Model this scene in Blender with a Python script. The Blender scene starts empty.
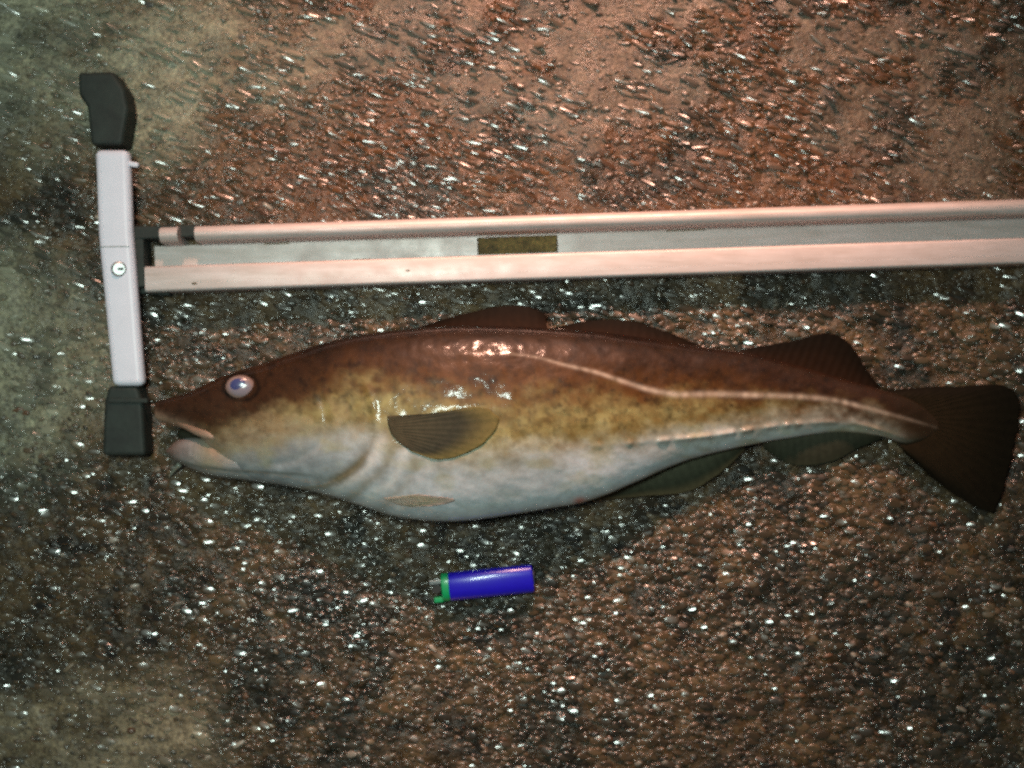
import bpy, math, random
import numpy as np
from mathutils import Vector

rng = np.random.default_rng(7)
random.seed(7)
sc = bpy.context.scene

# ------------------------------------------------------------------ camera
S = 0.00075          # metres per picture pixel at ground level
H = 0.85             # camera height
cam_d = bpy.data.cameras.new("camera")
cam = bpy.data.objects.new("camera", cam_d)
sc.collection.objects.link(cam)
cam.location = (0, 0, H)
cam.rotation_euler = (0, 0, 0)
cam_d.sensor_width = 36.0
cam_d.lens = 36.0 * H / (1024 * S)
cam_d.clip_start = 0.02
cam_d.clip_end = 200
cam_d.dof.use_dof = True
cam_d.dof.focus_distance = 0.72
cam_d.dof.aperture_fstop = 3.8
sc.camera = cam
sc.cycles.filter_width = 2.0
sc.cycles.max_bounces = 6
sc.cycles.use_denoising = False      # keep the grain of a small night-time sensor
sc.cycles.use_adaptive_sampling = True
sc.cycles.adaptive_threshold = .05
sc.cycles.adaptive_min_samples = 48
sc.cycles.sample_clamp_direct = 4.0
sc.cycles.sample_clamp_indirect = 4.0
sc.view_settings.view_transform = 'Standard'
sc.view_settings.look = 'None'
sc.view_settings.exposure = 0.3
sc.view_settings.gamma = 1.0
sc.view_settings.use_curve_mapping = False

# ------------------------------------------------------------------ night sky
world = bpy.data.worlds.new("World")
sc.world = world
world.use_nodes = True
nt = world.node_tree
bg = nt.nodes["Background"]
sky = nt.nodes.new("ShaderNodeTexSky")
sky.sky_type = 'NISHITA'
sky.sun_disc = False
sky.sun_elevation = math.radians(2)
sky.sun_rotation = math.radians(200)
nt.links.new(sky.outputs[0], bg.inputs[0])
bg.inputs[1].default_value = 0.035

# ------------------------------------------------------------------ lamps
def lamp(name, kind, loc, target, energy, color, **kw):
    d = bpy.data.lights.new(name, kind)
    o = bpy.data.objects.new(name, d)
    sc.collection.objects.link(o)
    o.location = loc
    v = Vector(target) - Vector(loc)
    o.rotation_euler = v.to_track_quat('-Z', 'Y').to_euler()
    d.energy = energy
    d.color = color
    for k, a in kw.items():
        setattr(d, k, a)
    return o

# warm lamp standing beyond the upper edge of the picture
lamp("harbour_lamp", 'SPOT', (0.10, 2.10, 1.55), (0.06, 0.16, 0), 500, (1.0, 0.53, 0.38),
     spot_size=math.radians(18), spot_blend=1.0, shadow_soft_size=0.13)
# white light held beside the camera
lamp("camera_light", 'AREA', (-0.15, 0.11, 0.95), (-0.01, -0.03, 0), 5.0, (0.80, 1.0, 0.90),
     shape='RECTANGLE', size=0.28, size_y=0.07)

# ------------------------------------------------------------------ helpers
def P(px, py, z=0.0):
    k = S * (H - z) / H
    return ((px - 512) * k, (384 - py) * k, z)

def hash2(ix, iy, seed):
    n = (ix * 374761393 + iy * 668265263 + seed * 974711) & 0xffffffff
    n = ((n ^ (n >> 13)) * 1274126177) & 0xffffffff
    n = n ^ (n >> 16)
    return (n & 0xffff) / 65535.0

def vnoise(x, y, seed=0):
    x = np.asarray(x, float); y = np.asarray(y, float)
    ix = np.floor(x).astype(np.int64); iy = np.floor(y).astype(np.int64)
    fx = x - ix; fy = y - iy
    fx = fx * fx * (3 - 2 * fx); fy = fy * fy * (3 - 2 * fy)
    a = hash2(ix, iy, seed); b = hash2(ix + 1, iy, seed)
    c = hash2(ix, iy + 1, seed); d = hash2(ix + 1, iy + 1, seed)
    return (a + (b - a) * fx) * (1 - fy) + (c + (d - c) * fx) * fy

def fbm(x, y, seed=0, octv=4):
    s = 0; a = 0.5; t = 0
    for i in range(octv):
        s = s + a * vnoise(x * 2 ** i + 17.3 * i, y * 2 ** i - 9.1 * i, seed + i)
        t += a; a *= 0.55
    return s / t

def sstep(a, b, x):
    t = np.clip((np.asarray(x, float) - a) / (b - a), 0, 1)
    return t * t * (3 - 2 * t)

def lerp(a, b, t):
    t = np.asarray(t)[..., None]
    return np.asarray(a) * (1 - t) + np.asarray(b) * t

def smooth_curve(pts):
    """monotone-ish Catmull-Rom y(x) through pts"""
    pts = np.array(pts, float)
    xs, ys = pts[:, 0], pts[:, 1]
    m = np.gradient(ys, xs)
    def f(x):
        x = np.clip(np.asarray(x, float), xs[0], xs[-1])
        i = np.clip(np.searchsorted(xs, x) - 1, 0, len(xs) - 2)
        h = xs[i + 1] - xs[i]; t = (x - xs[i]) / h
        return ((2*t**3 - 3*t**2 + 1) * ys[i] + (t**3 - 2*t**2 + t) * h * m[i]
                + (-2*t**3 + 3*t**2) * ys[i + 1] + (t**3 - t**2) * h * m[i + 1])
    return f

def resample(pts, n, smooth=True):
    pts = np.array(pts, float)
    d = np.r_[0, np.cumsum(np.hypot(*np.diff(pts[:, :2], axis=0).T))]
    t = np.linspace(0, d[-1], n)
    if smooth and len(pts) > 2:
        return np.stack([smooth_curve(np.c_[d, pts[:, k]])(t) for k in range(pts.shape[1])], 1)
    return np.stack([np.interp(t, d, pts[:, k]) for k in range(pts.shape[1])], 1)

def make(name, verts, faces, mat, parent=None, smooth=True, color=None, props=None):
    me = bpy.data.meshes.new(name)
    verts = np.asarray(verts, float)
    if isinstance(faces, np.ndarray):
        nf, k = faces.shape
        me.vertices.add(len(verts)); me.vertices.foreach_set("co", verts.astype(np.float32).ravel())
        me.loops.add(nf * k); me.loops.foreach_set("vertex_index", faces.astype(np.int32).ravel())
        me.polygons.add(nf)
        me.polygons.foreach_set("loop_start", np.arange(0, nf * k, k, dtype=np.int32))
        me.update(calc_edges=True); me.validate()
    else:
        me.from_pydata([tuple(v) for v in verts], [], faces); me.update()
    me.polygons.foreach_set("use_smooth", [smooth] * len(me.polygons))
    if color is not None:
        ca = me.color_attributes.new("tint", 'FLOAT_COLOR', 'POINT')
        c = np.ones((len(me.vertices), 4), np.float32); c[:, :color.shape[1]] = color
        ca.data.foreach_set("color", c.ravel())
    if mat: me.materials.append(mat)
    o = bpy.data.objects.new(name, me)
    sc.collection.objects.link(o)
    if parent: o.parent = parent
    for k, v in (props or {}).items(): o[k] = v
    return o

def empty(name, label, cat, loc=(0, 0, 0)):
    o = bpy.data.objects.new(name, None)
    sc.collection.objects.link(o)
    o.empty_display_size = 0.02
    o.location = loc
    o["label"] = label; o["category"] = cat
    return o

def bevel(o, w, seg=2):
    m = o.modifiers.new("bevel", 'BEVEL'); m.width = w; m.segments = seg; m.limit_method = 'ANGLE'
    m.angle_limit = math.radians(35)
    return o

def grid_faces(nu, nv, wrap_v=False):
    i = np.arange(nu - 1)[:, None]
    j = np.arange(nv if wrap_v else nv - 1)[None, :]
    j2 = (j + 1) % nv
    return np.stack([i * nv + j, (i + 1) * nv + j, (i + 1) * nv + j2, i * nv + j2], -1).reshape(-1, 4)

def tube(path, radii, seg=12, cap=True):
    """closed tapered tube about a polyline of 3-D points"""
    path = np.asarray(path, float); n = len(path)
    radii = np.broadcast_to(np.asarray(radii, float), (n,))
    V = []
    for i in range(n):
        t = path[min(i + 1, n - 1)] - path[max(i - 1, 0)]
        t = t / np.linalg.norm(t)
        up = np.array([0, 0, 1.0]) if abs(t[2]) < .9 else np.array([1.0, 0, 0])
        a = np.cross(t, up); a /= np.linalg.norm(a); b = np.cross(a, t)
        for k in range(seg):
            an = 2 * math.pi * k / seg
            V.append(path[i] + radii[i] * (a * math.cos(an) + b * math.sin(an)))
    F = [list(f) for f in grid_faces(n, seg, True)]
    if cap:
        F.append(list(range(seg))[::-1]); F.append([(n - 1) * seg + k for k in range(seg)])
    return np.array(V), F

def prism(outline, z0, z1):
    """vertical prism over a pixel outline (points already in world xy)"""
    n = len(outline)
    V = [(x, y, z0) for x, y in outline] + [(x, y, z1) for x, y in outline]
    F = [list(range(n))[::-1], list(range(n, 2 * n))]
    for i in range(n):
        j = (i + 1) % n
        F.append([i, j, n + j, n + i])
    return np.array(V), F

def fix(o):
    import bmesh
    bm = bmesh.new(); bm.from_mesh(o.data)
    bmesh.ops.recalc_face_normals(bm, faces=bm.faces)
    bm.to_mesh(o.data); bm.free()
    return o

# ------------------------------------------------------------------ materials
def mat(name, base=(.5, .5, .5), rough=.5, metal=0, coat=0, coat_rough=.1, tint=False,
        noise=None, bump=None, spec=.5, stretch=None, rough_var=0, sss=0):
    m = bpy.data.materials.new(name); m.use_nodes = True
    n = m.node_tree.nodes; l = m.node_tree.links
    b = n["Principled BSDF"]
    b.inputs["Roughness"].default_value = rough
    b.inputs["Metallic"].default_value = metal
    b.inputs["Coat Weight"].default_value = coat
    b.inputs["Coat Roughness"].default_value = coat_rough
    b.inputs["Specular IOR Level"].default_value = spec
    if sss:
        b.inputs["Subsurface Weight"].default_value = sss
        b.inputs["Subsurface Radius"].default_value = (.006, .003, .002)
        b.inputs["Subsurface Scale"].default_value = 1.0
    tc = n.new("ShaderNodeTexCoord")
    col = None
    if tint:
        a = n.new("ShaderNodeVertexColor"); a.layer_name = "tint"; col = a.outputs[0]
    else:
        r = n.new("ShaderNodeRGB"); r.outputs[0].default_value = (*base, 1); col = r.outputs[0]
    for (scale, amt, dark, light) in (noise or []):
        t = n.new("ShaderNodeTexNoise"); t.inputs["Scale"].default_value = scale
        t.inputs["Detail"].default_value = 5; t.inputs["Roughness"].default_value = .65
        if stretch:
            mp = n.new("ShaderNodeMapping"); mp.inputs["Scale"].default_value = stretch
            l.new(tc.outputs["Object"], mp.inputs[0]); l.new(mp.outputs[0], t.inputs["Vector"])
        else:
            l.new(tc.outputs["Object"], t.inputs["Vector"])
        cr = n.new("ShaderNodeValToRGB")
        cr.color_ramp.elements[0].position = .32; cr.color_ramp.elements[0].color = (*dark, 1)
        cr.color_ramp.elements[1].position = .68; cr.color_ramp.elements[1].color = (*light, 1)
        l.new(t.outputs["Fac"], cr.inputs[0])
        mx = n.new("ShaderNodeMix"); mx.data_type = 'RGBA'; mx.blend_type = 'MULTIPLY'
        mx.inputs[0].default_value = amt
        l.new(col, mx.inputs[6]); l.new(cr.outputs[0], mx.inputs[7]); col = mx.outputs[2]
    l.new(col, b.inputs["Base Color"])
    if rough_var:
        t = n.new("ShaderNodeTexNoise"); t.inputs["Scale"].default_value = 60; t.inputs["Detail"].default_value = 4
        l.new(tc.outputs["Object"], t.inputs["Vector"])
        mr = n.new("ShaderNodeMapRange")
        mr.inputs["From Min"].default_value = .3; mr.inputs["From Max"].default_value = .7
        mr.inputs["To Min"].default_value = max(.02, rough - rough_var); mr.inputs["To Max"].default_value = rough + rough_var
        l.new(t.outputs["Fac"], mr.inputs[0]); l.new(mr.outputs[0], b.inputs["Roughness"])
    prev = None
    for (scale, strength, dist) in (bump or []):
        t = n.new("ShaderNodeTexNoise"); t.inputs["Scale"].default_value = scale; t.inputs["Detail"].default_value = 4
        l.new(tc.outputs["Object"], t.inputs["Vector"])
        bp = n.new("ShaderNodeBump"); bp.inputs["Strength"].default_value = strength; bp.inputs["Distance"].default_value = dist
        l.new(t.outputs["Fac"], bp.inputs["Height"])
        if prev: l.new(prev, bp.inputs["Normal"])
        prev = bp.outputs[0]
    if prev:
        l.new(prev, b.inputs["Normal"]); l.new(prev, b.inputs["Coat Normal"])
    return m

M_ground = mat("wet_concrete", tint=True, rough=.42, rough_var=.2, spec=.5,
               noise=[(120, .5, (.45, .42, .40), (1.3, 1.3, 1.25)), (330, .8, (.22, .2, .2), (1.6, 1.55, 1.45)), (900, .6, (.5, .5, .5), (1.4, 1.35, 1.3))],
               bump=[(350, .7, .0015), (1200, .5, .0006)])
M_stone = mat("wet_stone", tint=True, rough=.42, rough_var=.14, coat=.45, coat_rough=.2,
              noise=[(700, .6, (.55, .5, .5), (1.3, 1.3, 1.25))], bump=[(500, .12, .0005)])
M_skin = mat("fish_skin", tint=True, rough=.5, spec=.2, coat=.65, coat_rough=.11, sss=.03,
             noise=[(170, .35, (.62, .56, .5), (1.3, 1.3, 1.25)), (60, .25, (.75, .72, .7), (1.18, 1.18, 1.15))],
             bump=[(420, .2, .0005), (110, .14, .0016)])
M_fin = mat("fin_membrane", tint=True, rough=.65, spec=.06, noise=[(200, .5, (.6, .6, .6), (1.25, 1.25, 1.2))],
            bump=[(400, .3, .0006)])
M_eye = mat("fish_eye", tint=True, rough=.25, coat=1, coat_rough=.06)
M_alu = mat("aluminium", (.61, .54, .545), rough=.48, metal=.15, rough_var=.1,
            stretch=(.12, 1, 1),
            noise=[(25, .5, (.72, .68, .62), (1, 1, 1)), (220, .5, (.62, .57, .5), (1, 1, 1)), (700, .3, (.7, .66, .6), (1, 1, 1))], bump=[(300, .08, .0005)])
M_white = mat("white_metal", (.74, .74, .86), rough=.45, noise=[(40, .35, (.8, .8, .8), (1, 1, 1))], bump=[(200, .06, .0005)])
M_rubber = mat("black_rubber", (.011, .017, .015), rough=.7, noise=[(80, .6, (.5, .5, .5), (1.8, 1.8, 1.7))], bump=[(150, .3, .001)])
M_bolt = mat("bolt_steel", (.5, .5, .5), rough=.4, metal=.8)
M_blue = mat("blue_plastic", (.010, .005, .42), rough=.3, coat=1, coat_rough=.05, noise=[(150, .3, (.8, .8, .8), (1.1, 1.1, 1.1))])
M_green = mat("green_plastic", (.004, .26, .09), rough=.35, coat=.4)
M_chrome = mat("chrome", (.7, .7, .7), rough=.25, metal=1)
M_dark = mat("dark_steel", (.03, .03, .03), rough=.5, metal=.6)

# ------------------------------------------------------------------ ground
def cement_shadow_mask(px, py):
    """where bare cement paste shows, plus shadow painted at left and upper left (picture pixels)"""
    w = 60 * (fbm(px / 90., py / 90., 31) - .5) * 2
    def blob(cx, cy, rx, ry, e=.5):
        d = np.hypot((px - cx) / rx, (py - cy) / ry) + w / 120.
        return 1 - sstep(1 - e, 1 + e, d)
    m = blob(60, 30, 230, 130)  # upper-left corner: cast shadow painted in as grey-green ground
    for b in ((10, 360, 95, 110), (90, 735, 130, 60), (250, 60, 100, 60)):  # left strip is painted shadow too; lower left is bare cement
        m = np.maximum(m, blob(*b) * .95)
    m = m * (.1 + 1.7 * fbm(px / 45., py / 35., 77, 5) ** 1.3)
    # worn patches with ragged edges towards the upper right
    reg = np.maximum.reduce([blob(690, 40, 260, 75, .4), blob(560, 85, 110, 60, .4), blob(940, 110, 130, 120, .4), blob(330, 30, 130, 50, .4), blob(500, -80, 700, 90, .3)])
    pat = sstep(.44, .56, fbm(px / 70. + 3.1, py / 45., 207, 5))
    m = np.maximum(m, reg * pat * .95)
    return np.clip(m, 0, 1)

def rust_mask(px, py):
    t = sstep(330, 150, py) * sstep(60, 260, px)
    return np.clip(t * (.3 + 1.2 * fbm(px / 70., py / 60., 5)), 0, 1)

def ground_h(x, y):
    px = 512 + x / S; py = 384 - y / S
    c = cement_shadow_mask(px, py)
    h = .005 * (fbm(x * 14, y * 14, 3) - .5) + .0045 * (fbm(x * 90, y * 90, 4, 3) - .5) * (1 - .65 * c)
    return h

def ground_col(x, y):
    px = 512 + x / S; py = 384 - y / S
    c = cement_shadow_mask(px, py); r = rust_mask(px, py)
    n1 = fbm(px / 22., py / 22., 11); n2 = fbm(px / 60., py / 60., 12)
    col = lerp((.014, .011, .006), (.105, .068, .032), np.clip(2.0 * n1 - .5, 0, 1))
    col = lerp(col, (.098, .041, .013), r * .9)
    col = lerp(col, (.013, .014, .009), sstep(.50, .68, n2) * .75)
    cg = lerp((.34, .34, .25), (.125, .103, .078), sstep(120, 420, px))  # left end holds the grey-green of the painted shadow
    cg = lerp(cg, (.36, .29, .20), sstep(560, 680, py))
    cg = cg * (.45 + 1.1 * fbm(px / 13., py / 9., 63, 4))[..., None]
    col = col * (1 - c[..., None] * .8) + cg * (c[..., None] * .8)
    return col

def axis(lo, hi, step, far):
    a = np.arange(lo, hi + step / 2, step)
    out = [a]
    g = np.cumsum(step * 1.35 ** np.arange(1, 40)); g = g[g < far]
    return np.r_[(lo - g)[::-1], a, hi + g]

gx = axis(-.50, .50, .0022, 6.0); gy = axis(-.40, .40, .0022, 6.0)
X, Y = np.meshgrid(gx, gy, indexing='ij')
Z = ground_h(X, Y)
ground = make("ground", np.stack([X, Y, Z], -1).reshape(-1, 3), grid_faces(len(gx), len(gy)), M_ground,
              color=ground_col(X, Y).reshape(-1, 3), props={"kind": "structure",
              "label": "wet brown stony concrete ground with rusty and grey patches"})

# --- stones of the aggregate
def ico(sub):
    import bmesh
    bm = bmesh.new(); bmesh.ops.create_icosphere(bm, subdivisions=sub, radius=1)
    v = np.array([p.co[:] for p in bm.verts]); f = np.array([[q.index for q in p.verts] for p in bm.faces]); bm.free()
    return v, f
ICO1, ICO2 = ico(1), ico(2)

def lump(v, r):
    """uneven stone from a sphere"""
    d = np.ones(len(v))
    for k in range(4):
        a = r.normal(size=3); a /= np.linalg.norm(a)
        d += .16 * r.uniform(-1, 1) * np.sin(2.2 * v @ a + r.uniform(0, 6))
    return v * d[:, None]
LUMPS2 = [lump(ICO2[0], rng) for _ in range(24)]
LUMPS1 = [lump(ICO1[0], rng) for _ in range(12)]

PALETTE = np.array([(.10, .07, .045), (.16, .10, .06), (.05, .043, .033), (.20, .15, .10), (.13, .065, .035), (.09, .09, .08),
                    (.34, .30, .25), (.020, .019, .017), (.07, .05, .03), (.15, .13, .11)])
PW = np.array([.18, .16, .15, .08, .12, .08, .04, .08, .08, .03]); PW /= PW.sum()

def stone_xf(n, size, cx, cy):
    ang = np.radians(-10) + rng.normal(0, .35, n)
    a = size * rng.uniform(1.1, 1.75, n); b = size * rng.uniform(.6, .95, n); c = size * rng.uniform(.30, .6, n)
    tx = rng.normal(0, .20, n); ty = rng.normal(0, .20, n)
    return ang, a, b, c, tx, ty

def rot(ang, tx, ty):
    n = len(ang)
    R = np.zeros((n, 3, 3)); ca, sa = np.cos(ang), np.sin(ang)
    R[:, 0, 0] = ca; R[:, 0, 1] = -sa; R[:, 1, 0] = sa; R[:, 1, 1] = ca; R[:, 2, 2] = 1
    A = np.zeros((n, 3, 3)); A[:, 0, 0] = 1; A[:, 1, 1] = np.cos(tx); A[:, 1, 2] = -np.sin(tx); A[:, 2, 1] = np.sin(tx); A[:, 2, 2] = np.cos(tx)
    B = np.zeros((n, 3, 3)); B[:, 1, 1] = 1; B[:, 0, 0] = np.cos(ty); B[:, 0, 2] = np.sin(ty); B[:, 2, 0] = -np.sin(ty); B[:, 2, 2] = np.cos(ty)
    return A @ B @ R

def scatter(n, xl, yl):
    x = rng.uniform(-xl, xl, n); y = rng.uniform(-yl, yl, n)
    px = 512 + x / S; py = 384 - y / S
    keep = rng.uniform(size=n) > cement_shadow_mask(px, py) * .8
    return x[keep], y[keep]

x, y = scatter(46000, .48, .38)
n = len(x)
size = .0009 + .0017 * rng.uniform(size=n) ** 2.0
inside = (abs(x) < .40) & (abs(y) < .305)
big = np.zeros(n, bool)
cand = np.where(inside)[0]
big[cand[:250]] = True
size[big] = rng.uniform(.0022, .0034, big.sum())
ang, a, b, c, tx, ty = stone_xf(n, size, x, y)
R = rot(ang, tx, ty)
z = ground_h(x, y) + c * rng.uniform(-.25, .45, n)
px = 512 + x / S; py = 384 - y / S
col = PALETTE[rng.choice(len(PALETTE), n, p=PW)] * rng.uniform(.25, 1.05, (n, 1))
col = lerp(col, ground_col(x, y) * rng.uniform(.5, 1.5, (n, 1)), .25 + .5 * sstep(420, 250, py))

V = []; F = []; C = []; off = 0
for lv, (tv, tf), sel in ((LUMPS2, ICO2, inside & ~big & (size > .0014)), (LUMPS1, ICO1, ~inside | (inside & ~big & (size <= .0014)))):
    idx = np.where(sel)[0]
    tm = np.stack([lv[k] for k in rng.integers(0, len(lv), len(idx))])
    sv = tm * np.stack([a[idx], b[idx], c[idx]], -1)[:, None, :]
    sv = np.einsum('nij,nkj->nki', R[idx], sv) + np.stack([x[idx], y[idx], z[idx]], -1)[:, None, :]
    m = len(tv)
    V.append(sv.reshape(-1, 3)); C.append(np.repeat(col[idx], m, 0))
    F.append((tf[None] + (np.arange(len(idx)) * m)[:, None, None] + off).reshape(-1, 3)); off += m * len(idx)

# flat wet chips whose water film mirrors the lamps
def chip_verts():
    V_ = [(0, 0, 1)]
    for rr in (.35, .7, 1.0):
        V_ += [(rr * math.cos(t), rr * math.sin(t), 1 - rr * rr) for t in np.linspace(0, 2 * math.pi, 13)[:-1]]
    V_ += [(1.02 * math.cos(t), 1.02 * math.sin(t), -6) for t in np.linspace(0, 2 * math.pi, 13)[:-1]]
    F_ = [(0, 1 + k, 1 + (k + 1) % 12) for k in range(12)]
    for q_ in range(3):
        for k in range(12):
            a_, b_ = 1 + q_ * 12 + k, 1 + q_ * 12 + (k + 1) % 12
            F_ += [(a_, a_ + 12, b_), (b_, a_ + 12, b_ + 12)]
    return np.array(V_, float), np.array(F_)
cv, cf = chip_verts()
xc, yc_ = scatter(60000, .48, .38)
pxc = 512 + xc / S; pyc = 384 - yc_ / S
keep = rng.uniform(size=len(xc)) < (.06 + 2.6 * fbm(pxc / 40., pyc / 35., 91) ** 2.8) * (.7 + 1.3 * np.exp(-((pxc - 580) / 260) ** 2 - ((pyc - 570) / 130) ** 2)) + .25 * np.exp(-((pxc - 400) / 250) ** 2 - ((pyc - 310) / 40) ** 2)
xc, yc_, pxc, pyc = xc[keep], yc_[keep], pxc[keep], pyc[keep]
nc_ = len(xc)
upk = sstep(420, 200, pyc)
sz = .0017 + .0030 * rng.uniform(size=nc_) ** 1.5
ca_ = sz * (1.4 + .6 * upk); cb_ = sz * rng.uniform(.55, .8, nc_) * (1 - .4 * upk)
Rm = rot(np.radians(-9 - 10 * upk) + rng.normal(0, .14, nc_), rng.normal(0, .25, nc_), rng.normal(0, .25, nc_))
tm = cv[None] * np.stack([ca_, cb_, sz * .07], -1)[:, None, :]
tm = np.einsum('nij,nkj->nki', Rm, tm) + np.stack([xc, yc_, ground_h(xc, yc_) + .0007 + sz * .12], -1)[:, None, :]
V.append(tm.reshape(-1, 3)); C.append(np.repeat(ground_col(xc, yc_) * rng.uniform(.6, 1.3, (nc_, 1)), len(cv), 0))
F.append((cf[None] + (np.arange(nc_) * len(cv))[:, None, None] + off).reshape(-1, 3))
M_chip = mat("wet_grain", tint=True, rough=.4, coat=1, coat_rough=.09)
M_chip.node_tree.nodes["Principled BSDF"].inputs["Coat IOR"].default_value = 2.0
make("wet_grains", V.pop(), F.pop() - off, M_chip, parent=ground, color=C.pop(), props={"kind": "stuff"})
GRAVEL = (np.concatenate(V), np.concatenate(F), np.concatenate(C))
make("gravel", GRAVEL[0], GRAVEL[1], M_stone, parent=ground, color=GRAVEL[2], props={"kind": "stuff"})

# the largest pebbles one by one
big_idx = np.where(big)[0]
protos = []
for k in range(20):
    cc = PALETTE[k % len(PALETTE)] * (1 if k < 10 else .75)
    protos.append((k, cc))
meshes = {}
ICO3 = ico(2)
for q, i in enumerate(big_idx):
    k = q % 20
    if k not in meshes:
        v = LUMPS2[k]
        o = make("pebble", v, ICO2[1], M_stone, parent=ground, color=np.repeat(protos[k][1][None], len(v), 0))
        meshes[k] = o
    else:
        o = meshes[k].copy(); sc.collection.objects.link(o); o.parent = ground
    o.location = (x[i], y[i], z[i] + .0003)
    o.rotation_euler = (tx[i], ty[i], ang[i])
    o.scale = (a[i] * .9, b[i], c[i])

# ------------------------------------------------------------------ aluminium rail with crossbar
rail_root = empty("aluminium_rail", "long grooved aluminium rail with white crossbar and black rubber feet above the fish", "rail", P(119, 262))
RL = Vector(rail_root.location)
def loc(v):
    v = np.asarray(v, float).copy(); v -= np.array(RL); return v

# rail frame: direction along the rail and across it
ZR = .024
p0 = np.array(P(200, 258, ZR)[:2]); p1 = np.array(P(1024, 231, ZR)[:2])
ux = (p1 - p0) / np.linalg.norm(p1 - p0); uy = np.array([ux[1], -ux[0]])   # uy points down the picture
KP = S * (H - ZR) / H
def rail_pt(u_px, v_px, zz):
    """u: pixels along from x=200, v: pixels across (down) from the middle of the rail"""
    xy = p0 + ux * u_px * KP + uy * v_px * KP
    return (xy[0], xy[1], zz)

def sweep(name, prof, u0, u1, matl, nseg=2, cap=True, parent=rail_root):
    prof = list(prof); m = len(prof); V = []
    for u in np.linspace(u0, u1, nseg):
        V += [rail_pt(u, v, zz) for v, zz in prof]
    F = [list(f) for f in grid_faces(nseg, m, True)]
    if cap: F += [list(range(m))[::-1], [(nseg - 1) * m + k for k in range(m)]]
    o = make(name, loc(V), F, matl, parent, smooth=False)
    return fix(o)

END = 1150
arc = lambda cx, cz, rx, rz, a0, a1, k: [(cx + rx * math.cos(math.radians(t)), cz + rz * math.sin(math.radians(t))) for t in np.linspace(a0, a1, k)]
# upper flange: rounded ridge; web: recessed floor; lower flange: broad flat lip
def smooth_by_angle(o, deg=40):
    o.data.polygons.foreach_set("use_smooth", [True] * len(o.data.polygons))
    me = o.data
    import bmesh
    bm = bmesh.new(); bm.from_mesh(me)
    for e in bm.edges:
        if len(e.link_faces) == 2 and e.calc_face_angle() > math.radians(deg): e.smooth = False
    bm.to_mesh(me); bm.free()
    return o
ridge = [(-15.5, .001)] + [(-15.5, .011)] + arc(-23.5, .019, 8, .0085, 0, 180, 15)[0:] + [(-31.5, .001)]
ridge = [(-16, .001), (-16, .0225)] + arc(-24, .0225, 8, .0070, 10, 170, 15) + [(-32, .0225), (-32, .001)]
smooth_by_angle(sweep("upper_flange", ridge, -3, END, M_alu))
smooth_by_angle(sweep("upper_flange", ridge, -38, -20, M_alu))
lip = [(6, .001), (6, .019)] + arc(9, .019, 3, .0025, 170, 95, 5) + arc(29, .0185, 3, .0028, 85, 0, 6) + [(32, .001)]
smooth_by_angle(sweep("lower_flange", lip, -57, END, M_alu))
# web floor with its slot
def web_piece(u0, u1, v0=-16.2, v1=6.2):
    return [(v0, .0100), (v1, .0100), (v1, .0125), (v0, .0125)], u0, u1
web_V = []; web_F = []
def add_box(u0, u1, v0, v1, z0, z1):
    k = len(web_V)
    for u in (u0, u1):
        for v, zz in ((v0, z0), (v1, z0), (v1, z1), (v0, z1)): web_V.append(rail_pt(u, v, zz))
    for f in ((0, 1, 2, 3), (7, 6, 5, 4), (0, 4, 5, 1), (1, 5, 6, 2), (2, 6, 7, 3), (3, 7, 4, 0)): web_F.append([k + q for q in f])
add_box(-52, 277, -15.9, 5.9, .0055, .008)
add_box(359, END, -15.9, 5.9, .0055, .008)
add_box(277, 359, -15.9, -14.2, .0055, .008)
add_box(277, 359, 3.6, 5.9, .0055, .008)
fix(make("web", loc(web_V), web_F, M_alu, rail_root, smooth=False))
M_mud_ground = mat("mud_and_lit_ground", (.13, .095, .035), rough=.8, noise=[(90, .9, (.15, .14, .12), (1.7, 1.6, 1.3)), (400, .8, (.3, .3, .3), (1.5, 1.4, 1.3))], bump=[(500, .8, .001)])  # mud on the rail, and lit-ground brown for the slot
web_V = []; web_F = []
add_box(277.6, 358.4, -14.0, 3.4, .0008, .0048)  # added fill, coloured like lamp-lit ground seen through the slot
fix(make("slot_ground_fill", loc(web_V), web_F, M_mud_ground, rail_root, smooth=False))
for u_, v_, l_, w_, z_ in ((150, 4.4, 18, 1.5, .0082), (205, 19, 4, 2.0, .0214), (470, -14.5, 40, 1.2, .0082), (60, -14.7, 26, 1.3, .0082), (610, 5, 22, 1.1, .0082), (-10, 25, 5, 2.2, .0214)):
    web_V = []; web_F = []
    add_box(u_, u_ + l_, v_ - w_ / 2, v_ + w_ / 2, z_ - .0004, z_)
    bevel(fix(make("mud_smear", loc(web_V), web_F, M_mud_ground, rail_root, smooth=False)), .0003)
# dark joint block between crossbar and rail
def blk(name, pts, z0, z1, matl, parent=rail_root, bw=.0012):
    v, f = prism([P(px, py, (z0 + z1) / 2)[:2] for px, py in pts], z0, z1)
    o = fix(make(name, loc(v), f, matl, parent, smooth=False)); bevel(o, bw, 3); return o
blk("joint_block", [(134, 228), (204, 226), (205, 238), (136, 241)], .001, .0200, M_rubber)
blk("joint_block", [(132, 228), (147, 227), (149, 288), (134, 289)], .001, .0195, M_rubber)
blk("joint_block", [(134, 284), (168, 283), (172, 296), (136, 294)], .001, .012, M_rubber)

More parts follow.
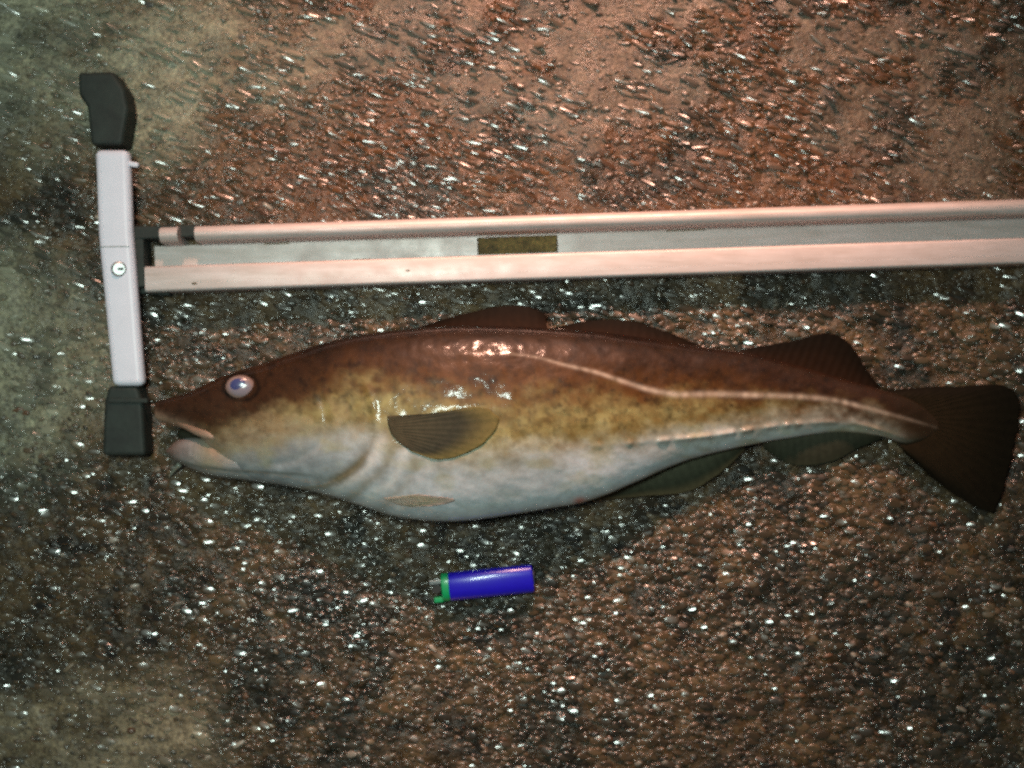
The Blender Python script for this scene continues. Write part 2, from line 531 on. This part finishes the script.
# crossbar (bent at the bolt), a box section with rounded edges
def bar(name, path, zt, zb, matl, bw):
    """path of (px,py,halfwidth) -> hollow-looking box bar"""
    V = []; F = []
    for px, py, hw in path:
        for dx, zz in ((-hw, zb), (hw, zb), (hw, zt), (-hw, zt)): V.append(P(px + dx, py, zt)[:2] + (zz,))
    n_ = len(path)
    F = [list(f) for f in grid_faces(n_, 4, True)] + [[3, 2, 1, 0], [4 * n_ - 4 + k for k in range(4)]]
    o = fix(make(name, loc(V), F, matl, rail_root, smooth=False)); bevel(o, bw, 4); return o
bar("crossbar", [(111, 149, 17), (114, 232, 17), (115.5, 250, 17), (117.5, 272, 16.8), (122, 325, 16.2), (127.5, 386, 15.8)], .027, .016, M_white, .0045)
v, f = tube([P(119, 269, .0268), P(119, 269, .0285), P(119, 269, .0293)], [.0056, .0056, .0042], 20)
bolt = fix(make("bolt", loc(v), f, M_bolt, rail_root, smooth=False)); bevel(bolt, .0006)
v, f = prism([P(119 + dx, 269 + dy, .030)[:2] for dx, dy in ((-4, -1), (4, -1.6), (4, .6), (-4, 1.2))], .0291, .0296)
fix(make("bolt_slot", loc(v), f, M_dark, bolt, smooth=False))
blk("pin", [(127, 161), (137, 162.5), (140, 164), (138, 168), (127, 166)], .020, .025, M_white)
blk("sleeve_joint", [(101, 246.2), (129, 245.8), (129, 247.2), (101, 247.6)], .0262, .0272, M_bolt, bw=.0003)
# rubber feet
blk("rubber_foot", [(96, 148), (92, 110), (84, 98), (83, 76), (118, 75), (129, 92), (133, 112), (127, 148)], .002, .024, M_rubber, bw=.003)
lowf = blk("rubber_foot", [(113, 386), (109, 402), (107, 455), (150, 455), (147, 402), (142, 386)], .002, .024, M_rubber, bw=.003)
blk("foot_ridge", [(108.5, 398), (108, 403), (148, 403), (147.5, 398)], .023, .0255, M_rubber, parent=lowf, bw=.0008)

# ------------------------------------------------------------------ the cod
fish = empty("cod_fish", "large wet brown cod with pale belly lying on its side on stony ground", "fish", (*P(520, 420)[:2], 0))
FL = np.array(fish.location)
floc = lambda v: np.asarray(v, float) - FL

top = smooth_curve([(156, 402), (162, 400), (175, 396), (190, 391), (222, 376), (260, 364), (295, 352), (327, 342), (365, 334), (410, 329),
                    (450, 326), (500, 326), (545, 328), (590, 331), (640, 337), (700, 346), (748, 353), (800, 366), (840, 378),
                    (878, 389), (905, 397), (922, 406), (938, 421)])
bot = smooth_curve([(156, 419), (162, 421), (175, 426), (190, 431), (202, 438), (214, 452), (228, 467), (245, 477), (262, 481), (290, 486.5), (328, 495),
                    (365, 507), (390, 515), (422, 520), (460, 521), (495, 517), (527, 512), (557, 507), (580, 503), (605, 495),
                    (636, 482), (677, 464), (740, 447), (790, 438), (840, 432), (880, 436), (908, 443), (922, 440), (938, 431)])
ratio = smooth_curve([(156, .9), (190, .62), (240, .52), (320, .50), (450, .47), (600, .46), (750, .50), (850, .46), (900, .34), (938, .14)])
ydark = smooth_curve([(150, 448), (200, 442), (250, 427), (290, 413), (330, 396), (370, 388), (430, 398), (500, 402), (560, 400), (600, 402), (650, 406),
                      (700, 408), (750, 408), (800, 410), (850, 415), (900, 428), (960, 450)])
ypale = smooth_curve([(150, 466), (200, 458), (240, 450), (280, 443), (320, 439), (360, 436), (400, 446), (450, 462), (500, 460), (550, 452), (600, 447),
                      (700, 438), (800, 425), (850, 424), (900, 438), (960, 460)])
yline = smooth_curve([(425, 354), (495, 353), (535, 357), (565, 365), (595, 372), (622, 381), (647, 389), (672, 394), (710, 394), (750, 395), (785, 396),
                      (805, 397), (843, 402), (863, 407), (893, 415), (918, 422), (945, 430)])

def seg_dist(px, py, pts):
    """distance to a polyline and signed side (positive = left of the walking direction in picture axes)"""
    best = np.full(px.shape, 1e9); side = np.zeros(px.shape); along = np.zeros(px.shape)
    pts = resample(pts, 60)
    for i in range(len(pts) - 1):
        ax_, ay_ = pts[i]; bx, by = pts[i + 1]
        dx, dy = bx - ax_, by - ay_; L = dx * dx + dy * dy
        t = np.clip(((px - ax_) * dx + (py - ay_) * dy) / L, 0, 1)
        d = np.hypot(px - ax_ - t * dx, py - ay_ - t * dy)
        s = (px - ax_) * dy - (py - ay_) * dx
        w = d < best
        best = np.where(w, d, best); side = np.where(w, np.sign(s), side); along = np.where(w, (i + t) / (len(pts) - 1), along)
    return best, side, along

OPER = [(356, 372), (367, 388), (374, 410), (374, 430), (367, 452), (352, 470), (330, 482), (300, 487)]
PREOP = [(318, 392), (326, 415), (322, 440), (300, 458), (262, 466)]

def fish_colour(ax, ay):
    n1 = fbm(ax / 14., ay / 10., 41); n2 = fbm(ax / 40., ay / 26., 42); n3 = fbm(ax / 5., ay / 5., 43, 2)
    wob = (n1 - .5) * 24 + (n2 - .5) * 26
    d = ydark(ax); p = ypale(ax); t_ = top(ax)
    back = lerp((.011, .0045, .002), (.080, .032, .007), sstep(-2, 66, ay - t_ + wob * .7))
    head = sstep(330, 250, ax)
    back = lerp(back, (.034, .014, .006), head * .8)
    tailw = sstep(700, 900, ax)
    back = lerp(back, (.026, .011, .005), tailw * .75)
    olive = lerp((.155, .108, .034), (.270, .245, .105), sstep(.25, .8, n1 * .6 + n2 * .4))
    olive = lerp(olive, (.10, .065, .022), tailw * .7)
    olive = lerp(olive, (.30, .22, .13), head * .6)
    pale = lerp((.33, .38, .42), (.40, .45, .50), sstep(.3, .7, n2))
    pale = lerp(pale, (.40, .43, .40), tailw * .5)
    pale = pale * (1 - .42 * sstep(380, 300, ax) * (.3 + n1))[..., None]
    pale = lerp(pale, (.27, .27, .15), sstep(.5, .75, fbm(ax / 30., ay / 16., 143)) * .5 * sstep(60, 10, ay - p))
    c_ = lerp(back, olive, sstep(-24, 24, ay - d + wob))
    c_ = lerp(c_, pale, sstep(-24, 24, ay - p + wob * .9))
    # pinkish gum line of the upper jaw
    lipw = np.exp(-((bot(ax) - ay) / 7.) ** 2) * sstep(225, 205, ax)
    c_ = lerp(c_, (.34, .22, .16), lipw * .85)
    # dark freckles over back and flanks
    n4 = fbm(ax / 9., ay / 7., 44, 3)
    c_ = c_ * (1 - .3 * sstep(.58, .74, n3) * sstep(12, -30, ay - p) - .28 * sstep(.52, .70, n4) * sstep(6, -30, ay - p))[..., None]
    sock = np.hypot((ax - 241) / 16, (ay - 387) / 12.5)
    c_ = c_ * (1 - .7 * np.exp(-((sock - 1.08) / .16) ** 2))[..., None]
    c_ = lerp(c_, (.018, .011, .005), sstep(868, 925, ax + wob * .4) * .97)
    # lateral line
    wl = np.interp(ax, [430, 520, 640, 700, 860, 940], [.6, 1.1, 2.5, 2.9, 2.5, 1.4])
    al = np.interp(ax, [425, 500, 600, 680, 860, 945], [.0, .30, .70, .80, .62, .0])
    ll = np.exp(-((ay - yline(ax)) / wl) ** 2) * al
    ll = ll * (.45 + .9 * vnoise(ax / 5., ax * 0 + 2.2, 19)) 
    c_ = lerp(c_, (.40, .33, .27), np.clip(ll, 0, 1))
    # gill slit, folds of the head
    dd, side, along = seg_dist(ax, ay, OPER)
    g = np.exp(-(dd / (4.0 + 4.5 * n1)) ** 2) * sstep(.38, .6, along) * sstep(.92, .75, along)
    c_ = lerp(c_, (.10, .085, .04), g * .92)
    # folds of the gill cover
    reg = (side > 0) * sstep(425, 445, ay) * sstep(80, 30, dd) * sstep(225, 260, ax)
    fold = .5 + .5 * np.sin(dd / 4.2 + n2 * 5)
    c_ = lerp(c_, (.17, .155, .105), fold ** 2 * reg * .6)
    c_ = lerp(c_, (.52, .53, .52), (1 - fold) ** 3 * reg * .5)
    blotch = sstep(.56, .72, fbm(ax / 17., ay / 15., 87, 3)) * sstep(225, 290, ax) * sstep(395, 365, ax) * sstep(392, 408, ay) * sstep(450, 425, ay)
    c_ = lerp(c_, (.33, .25, .15), blotch * .3)
    gl = np.abs(ay - np.interp(ax, [180, 200, 240, 300, 335], [462, 467, 471, 474, 480]))
    c_ = lerp(c_, (.07, .08, .07), np.exp(-(gl / 1.6) ** 2) * .6 * sstep(335, 290, ax))
    # nostrils
    for nx_, ny_, nr_ in ((207, 391, 2.4), (201, 395, 1.8)):
        c_ = lerp(c_, (.008, .005, .004), np.exp(-(((ax - nx_) / nr_) ** 2 + ((ay - ny_) / (nr_ * .8)) ** 2)) * .8)
    # vent
    v_ = np.exp(-(((ax - 580) / 6) ** 2 + ((ay - 501) / 4) ** 2))
    c_ = lerp(c_, (.45, .12, .08), v_ * .8)
    return c_

NU, NU_R, NL_R = 560, 130, 50
us = 156 + (938 - 156) * (np.linspace(0, 1, NU))
us = 156 + (us - 156) ** 1.0
tcol = []
th_up = np.linspace(0, math.pi, NU_R)
th_lo = np.linspace(math.pi, 2 * math.pi, NL_R)[1:-1]
th = np.r_[th_up, th_lo]
T0, B0, RT = top(us), bot(us), ratio(us)
depth = (B0 - T0)
nose = sstep(156, 164, us) * .5 + .5
hz = smooth_curve([(156, 4), (175, 10), (200, 15.5), (240, 20.5), (295, 26), (365, 31), (450, 34), (540, 32), (640, 26), (740, 17.5), (840, 10.5), (880, 8.5), (905, 5.5), (922, 3), (938, 1.0)])(us) * .001
zc = np.maximum(hz * .96, .010) + .001
zb_ = .004 + .016 * sstep(290, 150, us); zc = .5 * (zc + zb_ + np.sqrt((zc - zb_) ** 2 + .006 ** 2))
k_ = S * (H - zc) / H
cx = (us - 512) * k_
ct, st = -np.cos(th), np.sin(th)
lat = np.sign(ct) * np.abs(ct) ** .96
up = np.where(st > 0, np.abs(st) ** .92, -np.abs(st) ** .8 * .93)
yy = (384 - (T0 + B0) / 2)[:, None] - lat[None] * (depth / 2)[:, None]
skew = -.10 * sstep(250, 420, us)           # the thick of the body sits nearer the back
VX = np.repeat(cx[:, None], len(th), 1)
VY = yy * k_[:, None]
VZ = zc[:, None] + up[None] * hz[:, None]
AX = 512 + VX / S * H / (H - VZ); AY = 384 - VY / S * H / (H - VZ)
upper = (st > 0.02)[None] * np.ones_like(VX)
dO, sO, aO = seg_dist(AX, AY, OPER)
inside_head = (sO > 0)
bulge = np.where(inside_head, np.exp(-dO / 30.) * .0018 * (1 - np.exp(-(dO / 9.) ** 2)), -np.exp(-(dO / 9.) ** 2) * .0006) * sstep(.2, .5, aO) * sstep(1.0, .85, aO)
dP, sP, aP = seg_dist(AX, AY, PREOP)
bulge += -np.exp(-(dP / 4.) ** 2) * .0007 * sstep(0, .1, aP) * sstep(1, .9, aP)
yr = ypale(AX) - 1
bulge += np.exp(-((AY - yr) / 3.0) ** 2) * .0017 * sstep(540, 680, AX) * sstep(925, 880, AX) * (1.7 * vnoise(AX / 6., AX * 0, 66) ** 2 + .15)
bulge += np.exp(-((AY - 407 - (AX - 440) * .05) / 9.) ** 2) * .0005 * sstep(375, 400, AX) * sstep(520, 470, AX)
bulge += np.exp(-(dO / 3.5) ** 2) * .0009 * sstep(.05, .15, aO) * sstep(.45, .35, aO) * (.4 + vnoise(AY / 5., AX * 0, 12))
bulge += -np.exp(-(((AX - 241) / 19) ** 2 + ((AY - 387) / 15) ** 2)) * .0016
bulge += (fbm(AX / 45., AY / 30., 55) - .5) * .0030 * sstep(200, 420, AX)     # slack flesh
VZ = VZ + bulge * upper
cols = fish_colour(AX, AY)
V = np.stack([VX, VY, VZ], -1).reshape(-1, 3)
F = grid_faces(NU, len(th), True)
F = [list(f) for f in F]
m = len(th)
F += [list(range(m))[::-1], [(NU - 1) * m + k for k in range(m)]]
body = make("body", floc(V), F, M_skin, fish, color=cols.reshape(-1, 3))
fix(body)

def body_z(px_, py_):
    """height of the skin under a picture point"""
    d = (AX - px_) ** 2 + (AY - py_) ** 2 + (1 - upper) * 1e6
    i = np.unravel_index(np.argmin(d), d.shape)
    return VZ[i]

# lower jaw: its own wedge under the open mouth
jt = smooth_curve([(168, 449), (175, 442), (187, 438), (200, 438), (215, 440), (245, 448), (300, 470)])
jb = smooth_curve([(168, 453), (175, 460), (184, 465), (200, 472), (215, 476), (245, 480), (300, 488)])
ju = np.linspace(168, 300, 90); jr = np.linspace(0, 2 * math.pi, 41)[:-1]
jd = (jb(ju) - jt(ju)); jz = np.interp(ju, [166, 180, 240, 300], [.016, .018, .022, .020]); jh = np.interp(ju, [166, 176, 200, 240, 300], [.004, .009, .013, .014, .006])
kk = S * (H - jz) / H
JX = np.repeat(((ju - 512) * kk)[:, None], 40, 1)
JY = ((384 - (jt(ju) + jb(ju)) / 2)[:, None] + np.cos(jr)[None] * (jd / 2)[:, None]) * kk[:, None]
JZ = jz[:, None] + np.sin(jr)[None] * jh[:, None]
jn = fbm(JX * 900, JY * 900, 61)
jc = lerp((.17, .175, .185), (.28, .29, .31), sstep(.2, .8, fbm(JX * 220, JY * 300, 61)))
JAX = 512 + JX / S * H / (H - JZ); JAY = 384 - JY / S * H / (H - JZ)
jc = jc * (1 - sstep(180, 215, JAX)[..., None]) + fish_colour(JAX, np.maximum(JAY, 452)) * sstep(180, 215, JAX)[..., None]
jc = lerp(jc, (.13, .085, .07), np.repeat(sstep(205, 168, ju)[:, None], 40, 1) * .9)
jg = np.abs(JAY - np.interp(JAX, [180, 200, 240, 300], [462, 467, 471, 474]))
jc = lerp(jc, (.07, .08, .07), np.exp(-(jg / 1.6) ** 2) * .7)
JF = [list(f) for f in grid_faces(90, 40, True)] + [list(range(40)), [89 * 40 + k for k in range(40)][::-1]]
fix(make("lower_jaw", floc(np.stack([JX, JY, JZ], -1).reshape(-1, 3)), JF, M_skin, fish, color=jc.reshape(-1, 3)))

# lining of the open mouth, its shade put into the dark colour
v, f = tube([P(*q) for q in resample([(180, 433, .012), (192, 438, .014), (210, 446, .017), (232, 452, .018)], 16)], np.linspace(.004, .010, 16), 16)
fix(make("shaded_mouth_lining", floc(v), f, M_skin, fish, color=np.repeat(np.array([[.022, .022, .014]]), len(v), 0)))

# pinkish upper lip along the mouth
lp = resample([(157, 413, .019), (165, 417, .022), (180, 423, .026), (197, 431, .030), (208, 435, .034), (215, 438, .035)], 26)
v, f = tube([P(*q) for q in lp], np.interp(np.linspace(0, 1, 26), [0, .12, .5, .85, 1], [.0012, .0020, .0026, .0034, .0018]), 14)
lc = lerp((.11, .05, .03), (.30, .21, .16), np.repeat(np.linspace(0, 1, 26), 14))
fix(make("upper_lip", floc(v), f, M_skin, fish, color=lc))

# chin barbel
v, f = tube([P(*q) for q in resample([(180, 464, .013), (176, 468, .011), (172, 473, .009), (169, 477, .008)], 12)], np.linspace(.0022, .0005, 12), 10)
fix(make("chin_barbel", floc(v), f, M_skin, fish, color=np.repeat(np.array([[.20, .21, .18]]), len(v), 0)))

# eye
ez = body_z(241, 387)
ec = np.array(P(241, 387, ez))
vs, fs = ico(4)
rad = np.hypot(vs[:, 0], vs[:, 1])
e_v = vs * np.array([.0112, .0088, .0050]) + ec + np.array([0, 0, .0003])
e_c = lerp((.09, .05, .04), (.24, .16, .145), sstep(1.0, .84, rad))
e_c = lerp(e_c, (.22, .19, .23), sstep(.85, .55, rad))
eye = make("eye", floc(e_v), [list(q) for q in fs], M_eye, fish, color=e_c)
p_v = vs * np.array([.0062, .0052, .0016]) + ec + np.array([-.0008, .0010, .0038])
make("pupil", floc(p_v), [list(q) for q in fs], M_eye, eye, color=np.repeat(np.array([[.05, .06, .17]]), len(vs), 0))

# ---- fins
def fin(name, base, edge, zb, ze, c_base, c_edge, rays, nb=90, nm=24, thick=.0009, curl=.0, frayed=.04, ray_h=.0003, rim=None, follow=None):
    """base and edge: matching picture polylines; heights zb -> ze (scalars or per-point pairs)"""
    B = resample(base, nb); E = resample(edge, nb)
    s_ = np.linspace(0, 1, nb)
    zb_ = np.interp(s_, np.linspace(0, 1, len(np.atleast_1d(zb))), np.atleast_1d(zb)); ze_ = np.interp(s_, np.linspace(0, 1, len(np.atleast_1d(ze))), np.atleast_1d(ze))
    t = np.linspace(0, 1, nm)[None]
    fr = 1 - frayed * (vnoise(s_ * rays * 1.7, s_ * 0 + 3.3, 71))[:, None]
    tt = t * fr
    px_ = B[:, 0:1] * (1 - tt) + E[:, 0:1] * tt; py_ = B[:, 1:2] * (1 - tt) + E[:, 1:2] * tt
    zz = zb_[:, None] * (1 - tt) + ze_[:, None] * tt + curl * np.sin(math.pi * t)
    if follow:
        near = (AX > px_.min() - 12) & (AX < px_.max() + 12) & (AY > py_.min() - 12) & (AY < py_.max() + 12) & upper.astype(bool)
        bx_, by_, bz_ = AX[near][None], AY[near][None], VZ[near]
        zz = np.stack([bz_[np.argmin((bx_ - a_[:, None]) ** 2 + (by_ - b_[:, None]) ** 2, 1)] for a_, b_ in zip(px_, py_)])
        for _ in range(6):      # smooth the draped sheet
            zz[1:-1] = (zz[:-2] + 2 * zz[1:-1] + zz[2:]) / 4
            zz[:, 1:-1] = (zz[:, :-2] + 2 * zz[:, 1:-1] + zz[:, 2:]) / 4
        zz = zz + follow * (.4 + .9 * t)
    ridge_ = (.5 + .5 * np.cos(2 * math.pi * rays * s_))[:, None] ** 2 * ray_h * (1 - .6 * t)
    th_ = thick * (1 - .5 * t)
    edgefade = (np.minimum(s_, 1 - s_) * 30).clip(.15, 1)[:, None]
    zt_ = zz + th_ * edgefade / 2 + ridge_ * edgefade; zl_ = zz - th_ * edgefade / 2
    k2 = S * (H - zz) / H
    Xw = (px_ - 512) * k2; Yw = (384 - py_) * k2
    N = nb * nm
    V = np.concatenate([np.stack([Xw, Yw, zt_], -1).reshape(-1, 3), np.stack([Xw, Yw, zl_], -1).reshape(-1, 3)])
    g = grid_faces(nb, nm)
    F = [list(q) for q in g] + [list(q[::-1] + N) for q in g]
    loop = [i * nm for i in range(nb)] + [(nb - 1) * nm + j for j in range(1, nm)] + [i * nm + nm - 1 for i in range(nb - 2, -1, -1)] + [j for j in range(nm - 2, 0, -1)]
    for q in range(len(loop)):
        a_, b_ = loop[q], loop[(q + 1) % len(loop)]
        F.append([a_, b_, b_ + N, a_ + N])
    cc = lerp(c_base, c_edge, sstep(0, 1, t * np.ones((nb, 1))))
    stripe = ((.5 + .5 * np.cos(2 * math.pi * rays * s_))[:, None] * np.ones_like(t))
    cc = cc * (.93 + .14 * stripe)[..., None]
    if rim is not None: cc = lerp(cc, rim, sstep(.62, 1, t * np.ones((nb, 1))))
    cc = np.concatenate([cc.reshape(-1, 3)] * 2)
    o = make(name, floc(V), F, M_fin, fish, color=cc)
    return fix(o)

DK = (.014, .006, .0028); DK2 = (.005, .0035, .002)
fin("dorsal_fin", [(412, 334), (450, 331), (500, 331), (548, 333)], [(418, 327), (465, 313), (505, 305.5), (530, 306.5), (545, 313)], .030, .020, DK, DK2, 14)
fin("dorsal_fin", [(548, 334), (600, 337), (650, 344), (706, 352)], [(550, 328), (592, 320), (624, 319.5), (660, 329), (704, 347)], .030, .022, DK, DK2, 18)
fin("dorsal_fin", [(735, 356), (790, 368), (840, 383), (880, 394)], [(742, 349), (788, 341), (836, 334), (850, 343), (866, 368), (879, 387)], [.018, .010], [.016, .008], DK, DK2, 18)
GR = (.050, .060, .030); GR2 = (.024, .027, .018)
fin("anal_fin", [(590, 497), (640, 476), (690, 457), (742, 444)], [(592, 501), (640, 497), (694, 490), (725, 470), (746, 449)], .016, .008, (.06, .062, .042), GR2, 18, rim=(.09, .07, .04))
fin("anal_fin", [(762, 441), (800, 434), (840, 430), (880, 434)], [(764, 449), (790, 465), (830, 463), (860, 448), (882, 439)], .014, .007, (.045, .045, .032), GR2, 16)
fin("tail_fin", [(894, 399), (914, 407), (928, 427), (914, 438), (896, 441)],
    [(884, 390), (952, 386), (1018, 395), (1021, 402), (1018, 440), (1008, 478), (994, 513), (960, 498), (906, 455)], .012, .009,
    (.014, .009, .004), (.006, .005, .003), 30, nb=160, nm=50, ray_h=.0003, curl=.002)
pz = [body_z(390, 428) + .001, body_z(390, 436)]
fin("pectoral_fin", [(387, 416), (388, 424), (391, 433), (398, 442)],
    [(440, 413), (492, 410), (502, 419), (495, 434), (470, 452), (440, 460), (412, 452)],
    [body_z(387, 418) + .0015, body_z(392, 432) + .0015, body_z(398, 442) + .0012], [body_z(470, 412) + .0012, body_z(500, 425) + .0012, body_z(440, 459) + .0010, body_z(412, 452) + .0010],
    (.055, .048, .030), (.030, .031, .024), 16, nm=40, thick=.0006, follow=.0006, rim=(.13, .105, .04))
fin("pelvic_fin", [(383, 498), (390, 501), (398, 505)], [(420, 494), (456, 500.5), (440, 505), (412, 507)],
    [body_z(385, 498) + .001, body_z(397, 505) + .001], [body_z(425, 495) + .0025, body_z(455, 501) + .002, body_z(415, 507) + .0025], (.34, .28, .24), (.22, .21, .14), 8, nm=30, follow=.0009, rim=(.38, .29, .26))

# ------------------------------------------------------------------ lighter
lz = .0095
lighter = empty("lighter", "small blue plastic disposable lighter with green top on wet gravel below fish", "lighter", (*P(492, 583)[:2], 0))
LL = np.array(lighter.location)
q0 = np.array(P(449.5, 586.5, lz)[:2]); q1 = np.array(P(533, 578, lz)[:2])
lu = (q1 - q0) / np.linalg.norm(q1 - q0); lv = np.array([-lu[1], lu[0]])
LEN = np.linalg.norm(q1 - q0); HW = 14.3 * S * (H - lz) / H; HT = .0066
def lpt(u, v, zz): return np.array([*(q0 + lu * u + lv * v), zz])
def lring(u, sv, sz, n_=48, e=.75, z_=lz):
    return [lpt(u, np.sign(math.cos(t)) * abs(math.cos(t)) ** e * HW * sv, z_ + np.sign(math.sin(t)) * abs(math.sin(t)) ** e * HT * sz) for t in np.linspace(0, 2 * math.pi, n_ + 1)[:-1]]
def lloft(name, rings, matl, parent=lighter):
    V = np.concatenate([np.array(r) for r in rings]); m_ = len(rings[0]); n_ = len(rings)
    F = [list(f) for f in grid_faces(n_, m_, True)] + [list(range(m_)), [(n_ - 1) * m_ + k for k in range(m_)][::-1]]
    return smooth_by_angle(fix(make(name, V - LL, F, matl, parent)), 50)
lloft("body", [lring(u, s1, s1) for u, s1 in ((0, .96), (.0008, 1), (LEN * .5, 1), (LEN - .0012, .995), (LEN - .0003, .97), (LEN, .92))], M_blue)
lloft("base_cap", [lring(LEN + .0001, .6, .6), lring(LEN + .0012, .55, .55)], M_chrome)
lloft("collar", [lring(-.0002, .985, .985), lring(-.0045, .985, .985), lring(-.0055, .94, .94)], M_green)
def lbox(name, u0, u1, v0, v1, z0, z1, matl, bw=.0006):
    V = [lpt(u, v, zz) for u in (u0, u1) for v, zz in ((v0, z0), (v1, z0), (v1, z1), (v0, z1))]
    F = [(0, 1, 2, 3), (7, 6, 5, 4), (0, 4, 5, 1), (1, 5, 6, 2), (2, 6, 7, 3), (3, 7, 4, 0)]
    return bevel(fix(make(name, np.array(V) - LL, [list(q) for q in F], matl, lighter, smooth=False)), bw)
lbox("wind_guard", -.0145, -.0052, HW * .30, HW * .62, lz - .0050, lz + .0052, M_chrome)
lbox("thumb_lever", -.0120, -.0052, -HW * .98, -HW * .62, lz - .0042, lz + .0042, M_green)
wp = [lpt(-.0095, 0, lz - .0042), lpt(-.0095, 0, lz + .0042)]
v, f = tube(wp, .0036, 22)
fix(make("spark_wheel", v - LL, f, M_dark, lighter, smooth=False))
